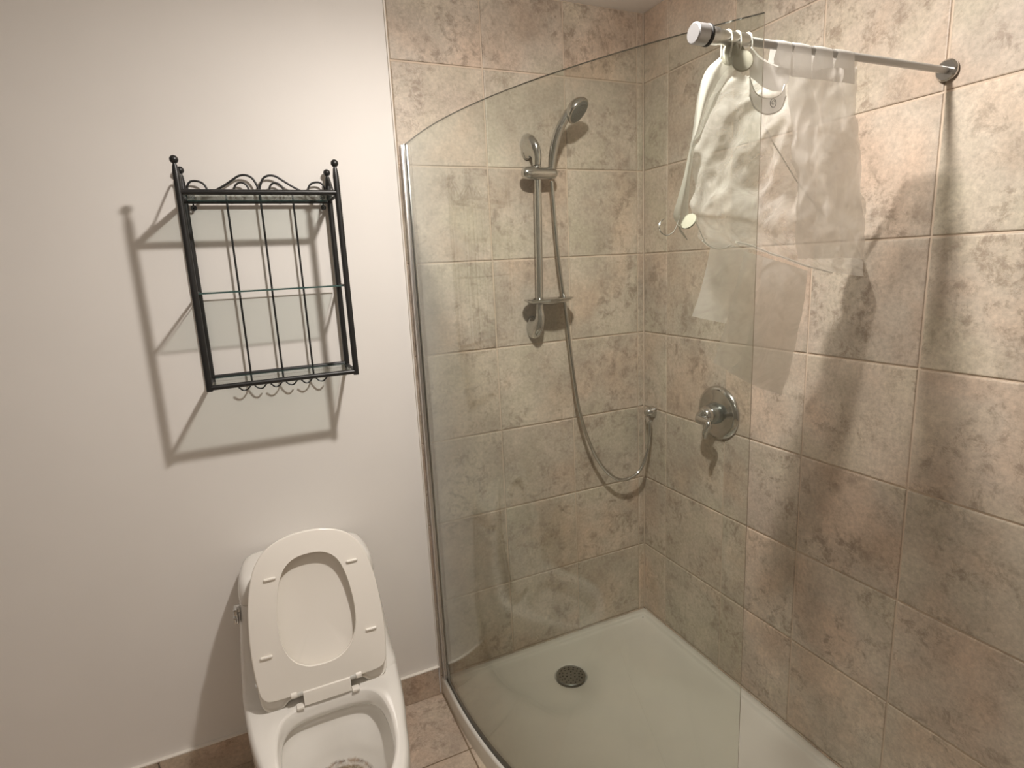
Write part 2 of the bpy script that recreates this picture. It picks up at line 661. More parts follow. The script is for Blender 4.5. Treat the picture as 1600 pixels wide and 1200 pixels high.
# solid cover plate; black discs paint in the shade of its holes
bmp = bmesh.new()
lathe(bmp, [(R0 * 0.955, -0.0305), (R0, -0.0295), (R0, -0.0275), (R0 * 0.965, -0.0258), (R0 * 0.90, -0.0262), (R0 * 0.88, -0.0268)], (DR.x, DR.y, 0), (0, 0, 1), 48, cap=False)
lathe(bmp, [(R0 * 0.88, -0.0268), (R0 * 0.5, -0.0265), (0.0005, -0.0264)], (DR.x, DR.y, 0), (0, 0, 1), 48, cap=False)
finish('cover', bmp, DCHROME, t)
bmh = bmesh.new()
holes = [(0, 0)] + [(0.017, a) for a in range(0, 360, 60)] + [(0.031, a + 15) for a in range(0, 360, 30)] + [(0.042, a) for a in range(0, 360, 24)]
for r, a in holes:
    c = (DR.x + r * math.cos(math.radians(a)), DR.y + r * math.sin(math.radians(a)), -0.0270)
    ccyl(bmh, c, 0.0030, 0.0011, (0, 0, 1), 10, 0.02)
finish('painted_holes', bmh, RUBBER, t)

# ------------------------------------------------------------------ glass screen
t = thing('shower_screen', 'large curved clear glass shower screen fixed to the tiled wall', 'shower screen', (-0.908, -0.02, 0))
GT = 1.856
GB = 0.010
ypts = [-0.020 - (1.106 - 0.020) * i / 70 for i in range(71)]
TH = 0.0036
L_, R_ = [], []
for y in ypts:
    d = Vector((gx(y - 0.002) - gx(y + 0.002), -0.004)).normalized()
    n = Vector((d.y, -d.x))
    c = Vector((gx(y), y))
    L_.append(c + n * TH)
    R_.append(c - n * TH)
bm = bmesh.new()
n = len(ypts)
va = [[bm.verts.new((p.x, p.y, z)) for p in L_] for z in (GB, GT)]
vb = [[bm.verts.new((p.x, p.y, z)) for p in R_] for z in (GB, GT)]
for i in range(n - 1):
    bm.faces.new((va[0][i], va[0][i + 1], va[1][i + 1], va[1][i]))
    bm.faces.new((vb[0][i + 1], vb[0][i], vb[1][i], vb[1][i + 1]))
    f = bm.faces.new((va[1][i], va[1][i + 1], vb[1][i + 1], vb[1][i])); f.material_index = 1
    f = bm.faces.new((va[0][i], vb[0][i], vb[0][i + 1], va[0][i + 1])); f.material_index = 1
f = bm.faces.new((va[0][-1], vb[0][-1], vb[1][-1], va[1][-1])); f.material_index = 2
f = bm.faces.new((va[0][0], va[1][0], vb[1][0], vb[0][0])); f.material_index = 1
GEDGE2 = simple('glass_polished_edge', (0.36, 0.33, 0.27), 0.2, var=0.05)
pane = finish('glass_pane', bm, [GLASS, GEDGE, GEDGE2], t, angle=0.5)
bm = bmesh.new()
box(bm, (-0.9190, -0.024, -0.030), (-0.9125, -0.0005, 1.856), 0.0008)
box(bm, (-0.9128, -0.030, -0.030), (-0.9105, -0.0005, 1.858), 0.0006)
box(bm, (-0.9052, -0.028, -0.030), (-0.8990, -0.0005, 1.856), 0.0008)
box(bm, (-0.9192, -0.004, -0.030), (-0.8992, -0.0004, 1.856), 0.0008)
finish('wall_channel', bm, ALU, t)
bm = bmesh.new()
box(bm, (-0.9106, -0.026, -0.028), (-0.9052, -0.004, 1.854))
finish('channel_gasket', bm, SEAL, t)
bm = bmesh.new()
ra, rb = [], []
for y in ypts:
    d = Vector((gx(y - 0.002) - gx(y + 0.002), -0.004)).normalized()
    nn = Vector((d.y, -d.x))
    c = Vector((gx(y), y))
    a, b = c + nn * 0.0044, c - nn * 0.0044
    ra.append([(a.x, a.y, -0.0008), (a.x, a.y, 0.013), (b.x, b.y, 0.013), (b.x, b.y, -0.0008)])
loft(bm, ra, True, True, True)
finish('bottom_seal', bm, SEAL, t, smooth=False)

# ------------------------------------------------------------------ support rod
RY, RZ = -1.040, 1.840
t = thing('curtain_rod', 'white rod from the top of the glass screen to the tiled wall', 'shower rod', (-0.64, RY, RZ))
AX = (1, 0, 0)
bm = bmesh.new()
ccyl(bm, (-0.689, RY, RZ), 0.0165, 0.026, AX, 32, 0.12)
finish('end_cap', bm, simple('satin_cap_metal', (0.50, 0.50, 0.51), 0.38, 0.85, var=0.03), t)
bm = bmesh.new()
ccyl(bm, (-0.6632, RY, RZ), 0.0172, 0.007, AX, 32, 0.08)
finish('gasket', bm, RUBBER, t)
bm = bmesh.new()
lathe(bm, [(0.0135, -0.656), (0.0138, -0.64), (0.0115, -0.632), (0.0115, -0.574), (0.0108, -0.570)], (0, RY, RZ), AX, 28)
finish('collar', bm, ALU, t)
bm = bmesh.new()
lathe(bm, [(0.0072, -0.572), (0.0072, -0.004)], (0, RY, RZ), AX, 24)
finish('rod', bm, ROD, t)
bm = bmesh.new()
ccyl(bm, (-0.012, RY, RZ), 0.022, 0.0115, AX, 28, 0.15)
finish('wall_flange', bm, CHROME, t)

# ------------------------------------------------------------------ rail shower
t = thing('shower_slide_rail', 'chrome vertical slide rail with soap dish on the back tiled wall', 'shower rail', (-0.475, 0, 1.55))
RX = lambda z: -0.470 - (1.80 - z) / 0.47 * 0.011
bm = bmesh.new()
tube(bm, [(RX(1.325), -0.05, 1.325), (RX(1.80), -0.05, 1.80)], 0.0125, 28)
finish('rail', bm, CHROME, t)


def bracket(cx0, cx1, zc, sgn):
    """leaf-shaped foot on the wall narrowing into the rail"""
    bm = bmesh.new()
    path = spline([Vector((cx0, -0.0003, zc)), Vector((cx0, -0.010, zc)), Vector((cx0 * 0.8 + cx1 * 0.2, -0.024, zc - sgn * 0.004)), Vector((cx0 * 0.4 + cx1 * 0.6, -0.038, zc - sgn * 0.016)),
                   Vector((cx1, -0.047, zc - sgn * 0.036)), Vector((cx1, -0.050, zc - sgn * 0.066))], 5)
    ks = [(0.040, 0.0205), (0.0415, 0.0210), (0.0400, 0.0205), (0.034, 0.0185), (0.0225, 0.0160), (0.0138, 0.0138)]
    m = len(path)
    rings = []
    for i, p in enumerate(path):
        f = i / (m - 1) * 5
        a = min(int(f), 4)
        ru = ks[a][0] + (ks[a + 1][0] - ks[a][0]) * (f - a)
        rv = ks[a][1] + (ks[a + 1][1] - ks[a][1]) * (f - a)
        tn = (path[min(i + 1, m - 1)] - path[max(i - 1, 0)]).normalized()
        vx = Vector((1, 0, 0))
        u = tn.cross(vx).normalized()
        rings.append([p + u * ru * math.cos(b) + vx * rv * math.sin(b) for b in (2 * PI * k / 28 for k in range(28))])
    loft(bm, rings, True, True, True)
    finish('wall_bracket', bm, CHROME, t)


bracket(-0.486, -0.471, 1.868, 1)
bracket(-0.491, -0.481, 1.262, -1)
bm = bmesh.new()
pr = [(0.004, -0.533), (0.012, -0.531), (0.017, -0.526), (0.020, -0.516), (0.0215, -0.500), (0.0205, -0.47), (0.0195, -0.43), (0.0190, -0.420), (0.0165, -0.411), (0.011, -0.405), (0.004, -0.402)]
lathe(bm, pr, (0, -0.060, 1.776), AX, 28)
finish('slider', bm, CHROME, t)
# soap dish: shallow oval saucer round the rail
bm = bmesh.new()
rs = []
for s, z in ((0.0, 1.3425), (0.45, 1.3435), (0.75, 1.3480), (0.93, 1.3555), (1.0, 1.3615), (1.0, 1.3635), (0.94, 1.3620), (0.75, 1.3560), (0.45, 1.3510), (0.0, 1.350)):
    s = max(s, 0.001)
    rs.append([(-0.452 + 0.094 * s * math.cos(a), -0.066 + 0.055 * s * math.sin(a), z) for a in (2 * PI * k / 40 for k in range(40))])
loft(bm, rs, True, False, False)
finish('soap_dish', bm, CHROME, t)

t = thing('hand_shower', 'chrome hand shower with round grey spray face held in the slider', 'hand shower', (-0.42, -0.06, 1.78))
HC = at(903, 173, y=-0.130)
nrm = Vector((0.42, -0.62, -0.66)).normalized()
pts = spline([at(862, 268, y=-0.062), at(863, 250, y=-0.066), at(867, 225, y=-0.078), at(875, 200, y=-0.096), HC - nrm * 0.013 + Vector((-0.020, 0.003, -0.010))], 8)
bm = bmesh.new()
tube(bm, pts, [0.0105, 0.0130, 0.0150, 0.0145, 0.0150], 24)
finish('handle', bm, CHROME, t)
bm = bmesh.new()
lathe(bm, [(0.002, -0.030), (0.018, -0.029), (0.030, -0.024), (0.039, -0.015), (0.0435, -0.004), (0.0440, 0.002), (0.0425, 0.005), (0.0385, 0.006)], HC, nrm, 40)
finish('spray_head', bm, CHROME, t)
bm = bmesh.new()
lathe(bm, [(0.0382, 0.0050), (0.0382, 0.0066), (0.034, 0.0074), (0.020, 0.0080), (0.001, 0.0082)], HC, nrm, 40)
q = Vector((0, 0, 1)).rotation_difference(nrm)
for r, cnt in ((0.010, 8), (0.020, 14), (0.030, 22)):
    for k in range(cnt):
        a = 2 * PI * k / cnt
        c = HC + q @ Vector((r * math.cos(a), r * math.sin(a), 0.0076))
        ccyl(bm, c, 0.0011, 0.0022, nrm, 8, 0.2)
sf = simple('grey_spray_face', (0.20, 0.205, 0.19), 0.35, var=0.05)
finish('spray_face', bm, sf, t)
bm = bmesh.new()
ccyl(bm, at(878, 196, y=-0.139), 0.004, 0.008, (0, -0.3, -1), 12, 0.2)
finish('mode_lever', bm, CHROME, t)

# hose
hp = [at(862, 283, y=-0.060), at(865, 320, y=-0.058), at(872, 400, y=-0.056), at(883, 478, y=-0.052), at(893, 560, y=-0.050), at(905, 640, y=-0.050),
      at(925, 701, y=-0.052), at(949, 738, y=-0.056), at(974, 750, y=-0.060), at(999, 736, y=-0.064), at(1012, 703, x=-0.034), at(1015, 680, x=-0.031), at(1015, 660, x=-0.030)]
hs = spline(hp, 40)
bm = bmesh.new()
# resample so that the ribs are evenly spaced
ln = [0]
for a, b in zip(hs[:-1], hs[1:]):
    ln.append(ln[-1] + (b - a).length)
res = []
step = 0.0019
i = 0
d = 0
while d < ln[-1]:
    while ln[i + 1] < d:
        i += 1
    res.append(hs[i].lerp(hs[i + 1], (d - ln[i]) / (ln[i + 1] - ln[i])))
    d += step
tube(bm, res, [0.0068 if k % 2 else 0.0058 for k in range(len(res))], 12)
hose = finish('shower_hose', bm, CHROME, angle=3.0)
tag(hose, 'ribbed metal shower hose looping from the slider to the wall outlet', 'hose')

t = thing('hose_outlet', 'small chrome elbow where the hose meets the right tiled wall', 'outlet', (-0.02, -0.055, 0.885))
oc = at(1019, 643, x=-0.004)
bm = bmesh.new()
lathe(bm, [(0.0235, -0.0002), (0.0235, 0.004), (0.022, 0.012), (0.018, 0.026), (0.012, 0.036), (0.003, 0.040)], (0, oc.y, oc.z), (-1, 0, 0), 28)
finish('elbow', bm, CHROME, t)
bm = bmesh.new()
e = at(1015, 662, x=-0.030)
lathe(bm, [(0.0115, 0.0), (0.0125, 0.002), (0.0125, 0.012), (0.0105, 0.0145), (0.0105, 0.030)], e, Vector((0, oc.y + 0.004 - e.y, 0.032)).normalized(), 6)
finish('hose_nut', bm, CHROME, t)

# ------------------------------------------------------------------ valve
VC = Vector((0, -0.409, 0.960))
t = thing('shower_valve', 'round chrome mixer valve with lever on the right tiled wall', 'shower valve', VC)
bm = bmesh.new()
lathe(bm, [(0.0915, -0.0002), (0.0920, 0.003), (0.0905, 0.007), (0.0800, 0.0135), (0.0765, 0.0145), (0.072, 0.0140), (0.058, 0.0165), (0.040, 0.018), (0.036, 0.018)], VC, (-1, 0, 0), 64)
finish('escutcheon', bm, CHROME, t)
bm = bmesh.new()
lathe(bm, [(0.0365, 0.016), (0.0360, 0.024), (0.0330, 0.040), (0.0300, 0.048)], VC, (-1, 0, 0), 40)
finish('sleeve', bm, DCHROME, t)
bm = bmesh.new()
lathe(bm, [(0.0290, 0.044), (0.0300, 0.050), (0.0290, 0.060), (0.0240, 0.070), (0.0150, 0.077), (0.004, 0.079)], VC, (-1, 0, 0), 36)
lp = spline([VC + Vector((-0.062, 0.0, 0.006)), VC + Vector((-0.078, 0.004, -0.012)), at(1107, 662, x=-0.092), at(1102, 675, x=-0.094), at(1101, 685, x=-0.094)], 6)
tube(bm, lp, [0.021, 0.0175, 0.0125, 0.0095, 0.0105, 0.006], 20)
finish('lever', bm, CHROME, t)


# ------------------------------------------------------------------ shower curtain, liner and hooks
def sheet(bm, ctrl, k=10, amp=0.0015, fr=20.0, seed=0.0, mi=0, ridge=0.0):
    rowsw = [spline(r, k) for r in ctrl]
    m = len(rowsw[0])
    cols_ = [spline([r[i] for r in rowsw], k) for i in range(m)]
    grid = []
    for i, c in enumerate(cols_):
        out = []
        for p in c:
            nv = noise.noise_vector(p * fr + Vector((seed, seed * 2, 0)))
            n2 = noise.noise_vector(p * fr * 3.1 + Vector((seed, 5, 0)))
            if ridge:
                n3 = noise.noise(p * 11.0 + Vector((seed, 1, 9)))
                n4 = noise.noise(p * 23.0 + Vector((seed, 8, 2)))
                nv = nv * 0.6 + Vector((0, (0.5 - abs(n3) * 2.2) * ridge + (0.4 - abs(n4) * 2.2) * ridge * 0.45, 0))
            out.append(p + Vector((nv.x * 0.25, nv.y, nv.z * 0.25)) * amp + n2 * amp * 0.3)
        grid.append(out)
    return loft(bm, grid, False, mi=mi)


def Y(u, v, y):
    return at(u, v, y=y)


t = thing('shower_liner', 'crumpled clear plastic shower liner bunched up over the rod', 'shower liner', (-0.55, RY, RZ - 0.02))
bm = bmesh.new()
ctrl = [
    [Y(1141, 90, -1.030), Y(1156, 110, -1.026), Y(1170, 120, -1.028), Y(1190, 112, -1.024), Y(1206, 100, -1.024), Y(1226, 88, -1.030), Y(1250, 86, -1.026), Y(1285, 92, -1.030), Y(1330, 98, -1.028)],
    [Y(1106, 165, -0.985), Y(1130, 162, -0.978), Y(1152, 165, -0.984), Y(1174, 160, -0.980), Y(1198, 170, -0.972), Y(1224, 168, -0.980), Y(1250, 165, -0.972), Y(1285, 170, -0.985), Y(1335, 175, -0.975)],
    [Y(1083, 225, -0.950), Y(1110, 222, -0.942), Y(1140, 228, -0.948), Y(1166, 225, -0.940), Y(1194, 235, -0.944), Y(1220, 235, -0.934), Y(1250, 235, -0.948), Y(1290, 240, -0.938), Y(1342, 245, -0.952)],
    [Y(1075, 290, -0.913), Y(1102, 285, -0.905), Y(1132, 290, -0.895), Y(1162, 292, -0.903), Y(1190, 300, -0.913), Y(1220, 305, -0.901), Y(1250, 312, -0.913), Y(1292, 320, -0.903), Y(1345, 325, -0.915)],
    [Y(1084, 340, -0.867), Y(1106, 342, -0.859), Y(1134, 345, -0.853), Y(1162, 348, -0.847), Y(1190, 355, -0.861), Y(1220, 362, -0.849), Y(1250, 372, -0.861), Y(1292, 380, -0.851), Y(1345, 385, -0.867)],
    [Y(1098, 378, -0.922), Y(1113, 386, -0.918), Y(1135, 386, -0.922), Y(1162, 386, -0.918), Y(1190, 393, -0.922), Y(1220, 402, -0.916), Y(1250, 414, -0.922), Y(1292, 424, -0.916), Y(1345, 432, -0.922)],
]
sheet(bm, ctrl, 14, 0.011, 9.0, 1.0, ridge=1.0)
finish('sheet', bm, FILM, t, angle=3.0)
# the reinforced top edge, hanging loose from its last hook down to a free corner
bm = bmesh.new()
ctrl = [
    [Y(1126, 88, -1.030), Y(1135, 84, -1.018), Y(1142, 96, -1.028)],
    [Y(1102, 112, -1.005), Y(1112, 116, -0.990), Y(1130, 135, -1.000)],
    [Y(1090, 150, -0.985), Y(1100, 158, -0.968), Y(1112, 172, -0.980)],
    [Y(1083, 200, -0.965), Y(1090, 203, -0.950), Y(1096, 206, -0.962)],
    [Y(1079, 225, -0.958), Y(1082, 226, -0.948), Y(1086, 228, -0.956)],
    [Y(1070, 268, -0.955), Y(1076, 266, -0.940), Y(1080, 268, -0.952)],
    [Y(1059, 310, -0.950), Y(1068, 312, -0.936), Y(1076, 312, -0.950)],
    [Y(1052, 338, -0.950), Y(1063, 344, -0.938), Y(1076, 344, -0.950)],
    [Y(1061, 354, -0.950), Y(1066, 357, -0.942), Y(1073, 352, -0.950)],
]
sheet(bm, ctrl, 8, 0.0012, 25.0, 3.0)
finish('reinforced_edge', bm, FILM2, t, angle=3.0)
bm = bmesh.new()
tube(bm, spline([Y(1060, 352, -0.948), Y(1064, 361, -0.947), Y(1069, 368, -0.946), Y(1074, 375, -0.946)], 6), [0.0016, 0.0022, 0.0018, 0.0008], 8)
finish('loose_end', bm, FILM2, t)
# two lower folds sticking out below the bunched hem
bm = bmesh.new()
ctrl = [
    [Y(1111, 378, -0.907), Y(1138, 382, -0.900), Y(1170, 390, -0.907)],
    [Y(1103, 420, -0.870), Y(1130, 425, -0.863), Y(1162, 432, -0.871)],
    [Y(1092, 462, -0.835), Y(1118, 468, -0.830), Y(1148, 474, -0.835)],
    [Y(1081, 494, -0.803), Y(1106, 500, -0.800), Y(1134, 505, -0.803)],
]
sheet(bm, ctrl, 8, 0.0010, 14.0, 6.0)
finish('lower_fold', bm, FILM3, t, angle=3.0)
bm = bmesh.new()
ctrl = [
    [Y(1163, 392, -0.920), Y(1195, 402, -0.907), Y(1228, 412, -0.917), Y(1262, 424, -0.920)],
    [Y(1148, 455, -0.883), Y(1185, 468, -0.870), Y(1222, 478, -0.877), Y(1254, 486, -0.883)],
    [Y(1131, 515, -0.845), Y(1166, 530, -0.835), Y(1204, 544, -0.840), Y(1238, 552, -0.847)],
    [Y(1115, 567, -0.810), Y(1150, 585, -0.801), Y(1186, 602, -0.805), Y(1221, 618, -0.812)],
]
sheet(bm, ctrl, 8, 0.0016, 14.0, 9.0)
finish('lower_fold', bm, FILM3, t, angle=3.0)
bm = bmesh.new()
ctrl = [
    [Y(1192, 402, -0.930), Y(1228, 412, -0.923), Y(1262, 424, -0.930)],
    [Y(1183, 470, -0.895), Y(1216, 480, -0.887), Y(1252, 490, -0.895)],
    [Y(1160, 555, -0.857), Y(1200, 568, -0.850), Y(1236, 572, -0.857)],
    [Y(1136, 580, -0.823), Y(1180, 603, -0.815), Y(1220, 617, -0.820)],
]
sheet(bm, ctrl, 8, 0.0030, 20.0, 12.0)
finish('inner_fold', bm, FILM3, t, angle=3.0)
# folded hem lines catch the light
bm = bmesh.new()
for pl, r in ((([1098, 376], [1112, 386], [1128, 389], [1142, 383]), 0.0018), (([1150, 378], [1175, 384], [1205, 396], [1232, 405], [1262, 416], [1300, 426]), 0.0020)):
    tube(bm, spline([Y(a, b, -0.925) for a, b in pl], 8), r, 8)
for pl in (([1082, 333], [1090, 352], [1100, 376]),):
    tube(bm, spline([Y(a, b, -0.905) for a, b in pl], 8), 0.0012, 8)
for pl in (([1165, 118], [1182, 168], [1202, 212], [1226, 252], [1250, 290], [1290, 340]),):
    tube(bm, spline([Y(a, b, -0.945) for a, b in pl], 8), 0.0014, 8)
finish('folded_hem', bm, HEM, t)

# fabric curtain with its header folded over the rod
t = thing('shower_curtain', 'white fabric curtain header with oval ring looped over the rod', 'shower curtain', (-0.5, RY, RZ))
bm = bmesh.new()


def strap(bm, x0, x1, drop0, drop1):
    """band of fabric passing over the rod, front and back falls"""
    r = 0.0086
    prof = [(RY - r * 1.5, RZ - drop0), (RY - r * 1.25, RZ - drop0 * 0.5), (RY - r, RZ)]
    prof += [(RY - r * math.cos(a), RZ + r * math.sin(a)) for a in (PI * k / 8 for k in range(1, 8))]
    prof += [(RY + r, RZ), (RY + r * 1.3, RZ - drop1 * 0.5), (RY + r * 1.8, RZ - drop1)]
    rr = []
    for k in range(7):
        f = k / 6
        fl = 0.004 * abs(f - 0.5)
        rr.append([(x0 + (x1 - x0) * f - (0.012 if j in (0, 1) else 0) * (1 - f), y, z - fl * 0.5) for j, (y, z) in enumerate(prof)])
    loft(bm, rr, False)


xl = [at(u, 68, y=RY).x for u in (1210, 1232, 1236, 1262, 1270, 1296, 1304, 1330)]
strap(bm, xl[0], xl[1], 0.050, 0.030)
strap(bm, xl[2], xl[3], 0.052, 0.030)
strap(bm, xl[4], xl[5], 0.052, 0.030)
strap(bm, xl[6], xl[7], 0.052, 0.030)
finish('header_loop', bm, CLOTH, t, angle=3.0)
bm = bmesh.new()
ctrl = [
    [Y(1174, 74, -1.050), Y(1186, 88, -1.055), Y(1200, 97, -1.055), Y(1216, 104, -1.052), Y(1236, 108, -1.052)],
    [Y(1171, 98, -1.050), Y(1184, 106, -1.058), Y(1198, 116, -1.058), Y(1214, 122, -1.056), Y(1232, 124, -1.052)],
    [Y(1172, 120, -1.048), Y(1184, 130, -1.055), Y(1196, 138, -1.056), Y(1210, 143, -1.054), Y(1224, 142, -1.050)],
]
sheet(bm, ctrl, 8, 0.0010, 30, 2.0)
ctrl = [
    [Y(1171, 118, -1.048), Y(1178, 143, -1.052), Y(1192, 152, -1.056), Y(1208, 153, -1.056), Y(1220, 148, -1.053), Y(1226, 132, -1.050)],
    [Y(1171, 135, -1.048), Y(1178, 158, -1.052), Y(1193, 167, -1.056), Y(1209, 167, -1.056), Y(1221, 158, -1.053), Y(1227, 140, -1.050)],
    [Y(1171, 148, -1.046), Y(1179, 168, -1.050), Y(1194, 178, -1.054), Y(1209, 177, -1.054), Y(1221, 169, -1.051), Y(1228, 150, -1.048)],
]
sheet(bm, ctrl, 8, 0.0006, 30, 4.0)
finish('header_flap', bm, CLOTH, t, angle=3.0)
bm = bmesh.new()
for pl, r in ((((1171, 120), (1180, 144), (1194, 153), (1208, 153), (1220, 147), (1226, 132)), 0.0010),
              (((1171, 148), (1179, 168), (1194, 178), (1209, 177), (1221, 169), (1228, 150)), 0.0012),
              (((1174, 74), (1186, 88), (1200, 97), (1216, 104)), 0.0012)):
    tube(bm, spline([Y(a, b, -1.059) for a, b in pl], 8), r, 8)
finish('ring_rim', bm, HEM, t)
bm = bmesh.new()
c0 = Y(1208, 161, -1.0585)
vx, vz = Vector((1, 0, 0)), Vector((0, 0, 1))
tube(bm, spline([c0 + vx * 0.007 * math.cos(a) + vz * 0.007 * math.sin(a) for a in (2 * PI * k / 10 for k in range(10))], 3, True) + [c0 + vx * 0.007], 0.0007, 6)
tube(bm, spline([c0 + (vx * math.cos(a) + vz * math.sin(a)) * (0.0045 - 0.0004 * k) for k, a in enumerate(0.6 + 0.75 * j for j in range(8))], 4), 0.0006, 6)
finish('embossed_logo', bm, ROD, t)
bm = bmesh.new()
xs_ = [1228, 1240, 1252, 1266, 1280, 1294, 1308, 1322, 1334]
ctrl = []
for v, dy in ((108, 0), (170, 0.006), (260, 0.012), (350, 0.012), (404, 0.010)):
    ctrl.append([Y(u + (v - 108) * 0.06, v, -1.050 + (0.006 if i % 3 else 0.0) + dy) for i, u in enumerate(xs_)])
sheet(bm, ctrl, 12, 0.010, 8, 7.0, ridge=1.0)
SHEER = film_material('sheer_fabric', (0.93, 0.90, 0.86), 0.55, 0.4, 0.06, crease=0.06)
finish('sheer_panel', bm, SHEER, t, angle=3.0)


# hooks
def make_hook(name, label, xr, tilt, disc_at, yaw):
    """wire hook over the rod with a round disc; disc centre and yaw given in room space"""
    t = thing(name, label, 'curtain hook', (xr, RY, RZ), 'curtain hooks on the rod')
    bm = bmesh.new()
    r = 0.0105
    pts = [Vector((xr, RY + r * 1.15, RZ - 0.028)), Vector((xr, RY + r * 1.15, RZ - 0.008))]
    pts += [Vector((xr, RY + r * math.cos(a), RZ + 0.0015 + r * math.sin(a))) for a in (PI * k / 6 for k in range(0, 7))]
    pts += [Vector((xr, RY - r * 1.1, RZ - 0.012)), Vector((xr, RY - r * 0.8, RZ - 0.030)).lerp(disc_at, 0.4), disc_at]
    tube(bm, spline(pts, 5), 0.0016, 8)
    finish('hook_wire', bm, RING, t)
    bm = bmesh.new()
    nv = Vector((math.cos(yaw), math.sin(yaw), 0.12)).normalized()
    lathe(bm, [(0.0005, -0.004), (0.010, -0.0038), (0.0165, -0.0022), (0.0180, 0.0), (0.0165, 0.0024), (0.012, 0.0030), (0.0005, 0.0032)], disc_at, nv, 28)
    finish('disc', bm, DISC, t)
    return t


make_hook('curtain_hook', 'wire hook on the rod nearest the glass with hidden edge-on disc', at(1136, 60, y=RY).x, 0, Y(1141, 84, -1.035) , 0.15)
make_hook('curtain_hook', 'wire curtain hook on the rod with edge-on ivory disc', at(1150, 62, y=RY).x, 0, Y(1149, 88, -1.028), 0.3)
make_hook('curtain_hook', 'curtain hook on the rod showing its round grey-ivory disc', at(1167, 64, y=RY).x, 0, Y(1160, 95, -1.052), -0.85 - PI / 2 + 0.35)
# hook hanging from the loose corner
t = thing('curtain_hook', 'wire ring hook dangling from the loose corner of the liner', 'curtain hook', Y(1058, 350, -0.945))
bm = bmesh.new()
hk = [Y(1062, 337, -0.950), Y(1060, 345, -0.952), Y(1055, 358, -0.955), Y(1050, 364, -0.955), Y(1042, 368, -0.952), Y(1034, 364, -0.948), Y(1030, 356, -0.944), Y(1032, 347, -0.940), Y(1038, 342, -0.938)]
tube(bm, spline(hk, 6), 0.0011, 8)
finish('hook_wire', bm, CHROME, t)
bm = bmesh.new()
lathe(bm, [(0.0005, -0.003), (0.010, -0.0028), (0.0158, -0.0016), (0.0166, 0.0), (0.0158, 0.0018), (0.0005, 0.0024)], Y(1076, 346, -0.958), Vector((-0.80, -0.20, 0.50)), 28)
finish('disc', bm, DISC, t)

# ------------------------------------------------------------------ wall shelf
t = thing('wall_shelf', 'black wire wall shelf with scroll top and glass shelves above the toilet', 'shelf', (-1.334, 0, 1.45))
XR, XL = -1.145, -1.523
YB, YF = -0.014, -0.172
ZT, ZM, ZB = 1.697, 1.449, 1.205


def post(x, y, z0):
    bm = bmesh.new()
    lathe(bm, [(0.0080, z0), (0.0080, 1.715), (0.0080, 1.740), (0.0060, 1.757), (0.0042, 1.763), (0.0042, 1.768)], (x, y, 0), (0, 0, 1), 20)
    p = finish('post', bm, BLACK, t)
    bm = bmesh.new()
    ball(bm, (x, y, 1.7725), 0.0100, 20)
    b = finish('finial', bm, BLACK, p)
    b.matrix_parent_inverse = p.matrix_world.inverted() if False else Matrix()
    return p


for x in (XR, XL):
    post(x, YB, 1.196)
    post(x, YF, 1.196)
bm = bmesh.new()
tube(bm, [(XL, YF, ZT), (XR, YF, ZT)], 0.0068, 12)
finish('front_rail', bm, BLACK, t)
bm = bmesh.new()
tube(bm, [(XL, YB, ZT - 0.006), (XR, YB, ZT - 0.006)], 0.0050, 12)
finish('back_rail', bm, BLACK, t)
bm = bmesh.new()
tube(bm, [(XL, YF, 1.205), (XR, YF, 1.205)], 0.0068, 12)
finish('front_rail', bm, BLACK, t)
bm = bmesh.new()
tube(bm, [(XL, YB, 1.210), (XR, YB, 1.210)], 0.0055, 12)
finish('back_rail', bm, BLACK, t)
for x in (XL, XR):
    bm = bmesh.new()
    tube(bm, [(x, YB, ZT - 0.003), (x, YF, ZT - 0.003)], 0.0050, 10)
    finish('side_rail', bm, BLACK, t)
    bm = bmesh.new()
    tube(bm, [(x, YB, ZM), (x, YF, ZM)], 0.0035, 10)
    finish('side_rail', bm, BLACK, t)
    bm = bmesh.new()
    tube(bm, [(x, YB, 1.203), (x, YF, 1.207)], 0.0050, 10)
    finish('side_rail', bm, BLACK, t)
    # little brace curl between the two posts
    bm = bmesh.new()
    tube(bm, spline([(x, YB, 1.716), (x, YB - 0.010, 1.746), (x, YB - 0.020, 1.757), (x, YB - 0.034, 1.750), (x, YB - 0.070, 1.722), (x, YB - 0.095, 1.704), (x, YF + 0.02, 1.699)], 6), 0.0026, 8)
    finish('side_scroll', bm, BLACK, t)
for z in (ZT - 0.004, ZM, 1.2075):
    bm = bmesh.new()
    box(bm, (XL + 0.009, YF + 0.008, z - 0.0022), (XR - 0.009, YB - 0.008, z + 0.0022), 0.0006)
    for f in bm.faces:
        if abs(f.normal.z) < 0.7:
            f.material_index = 1
    finish('glass_shelf', bm, [SHELFGLASS, simple('shelf_glass_edge', (0.05, 0.09, 0.085), 0.2)], t, smooth=False)
CX = -1.334
for dx in (-0.0865, 0.0, 0.0865):
    x = CX + dx
    bm = bmesh.new()
    tube(bm, [(x, YB - 0.004, ZT), (x, YB - 0.004, 1.190)], 0.0028, 10)
    rodo = finish('back_wire', bm, BLACK, t)
    for s in (-1, 1):
        bm = bmesh.new()
        hk = [(x, YB - 0.004, 1.196), (x + s * 0.002, YB - 0.004, 1.182), (x + s * 0.008, YB - 0.004, 1.170), (x + s * 0.017, YB - 0.006, 1.163), (x + s * 0.027, YB - 0.007, 1.163), (x + s * 0.036, YB - 0.008, 1.172)]
        tube(bm, spline(hk, 6), 0.0022, 8)
        ball(bm, hk[-1], 0.0026, 8)
        finish('hook', bm, BLACK, t)
SY = YB
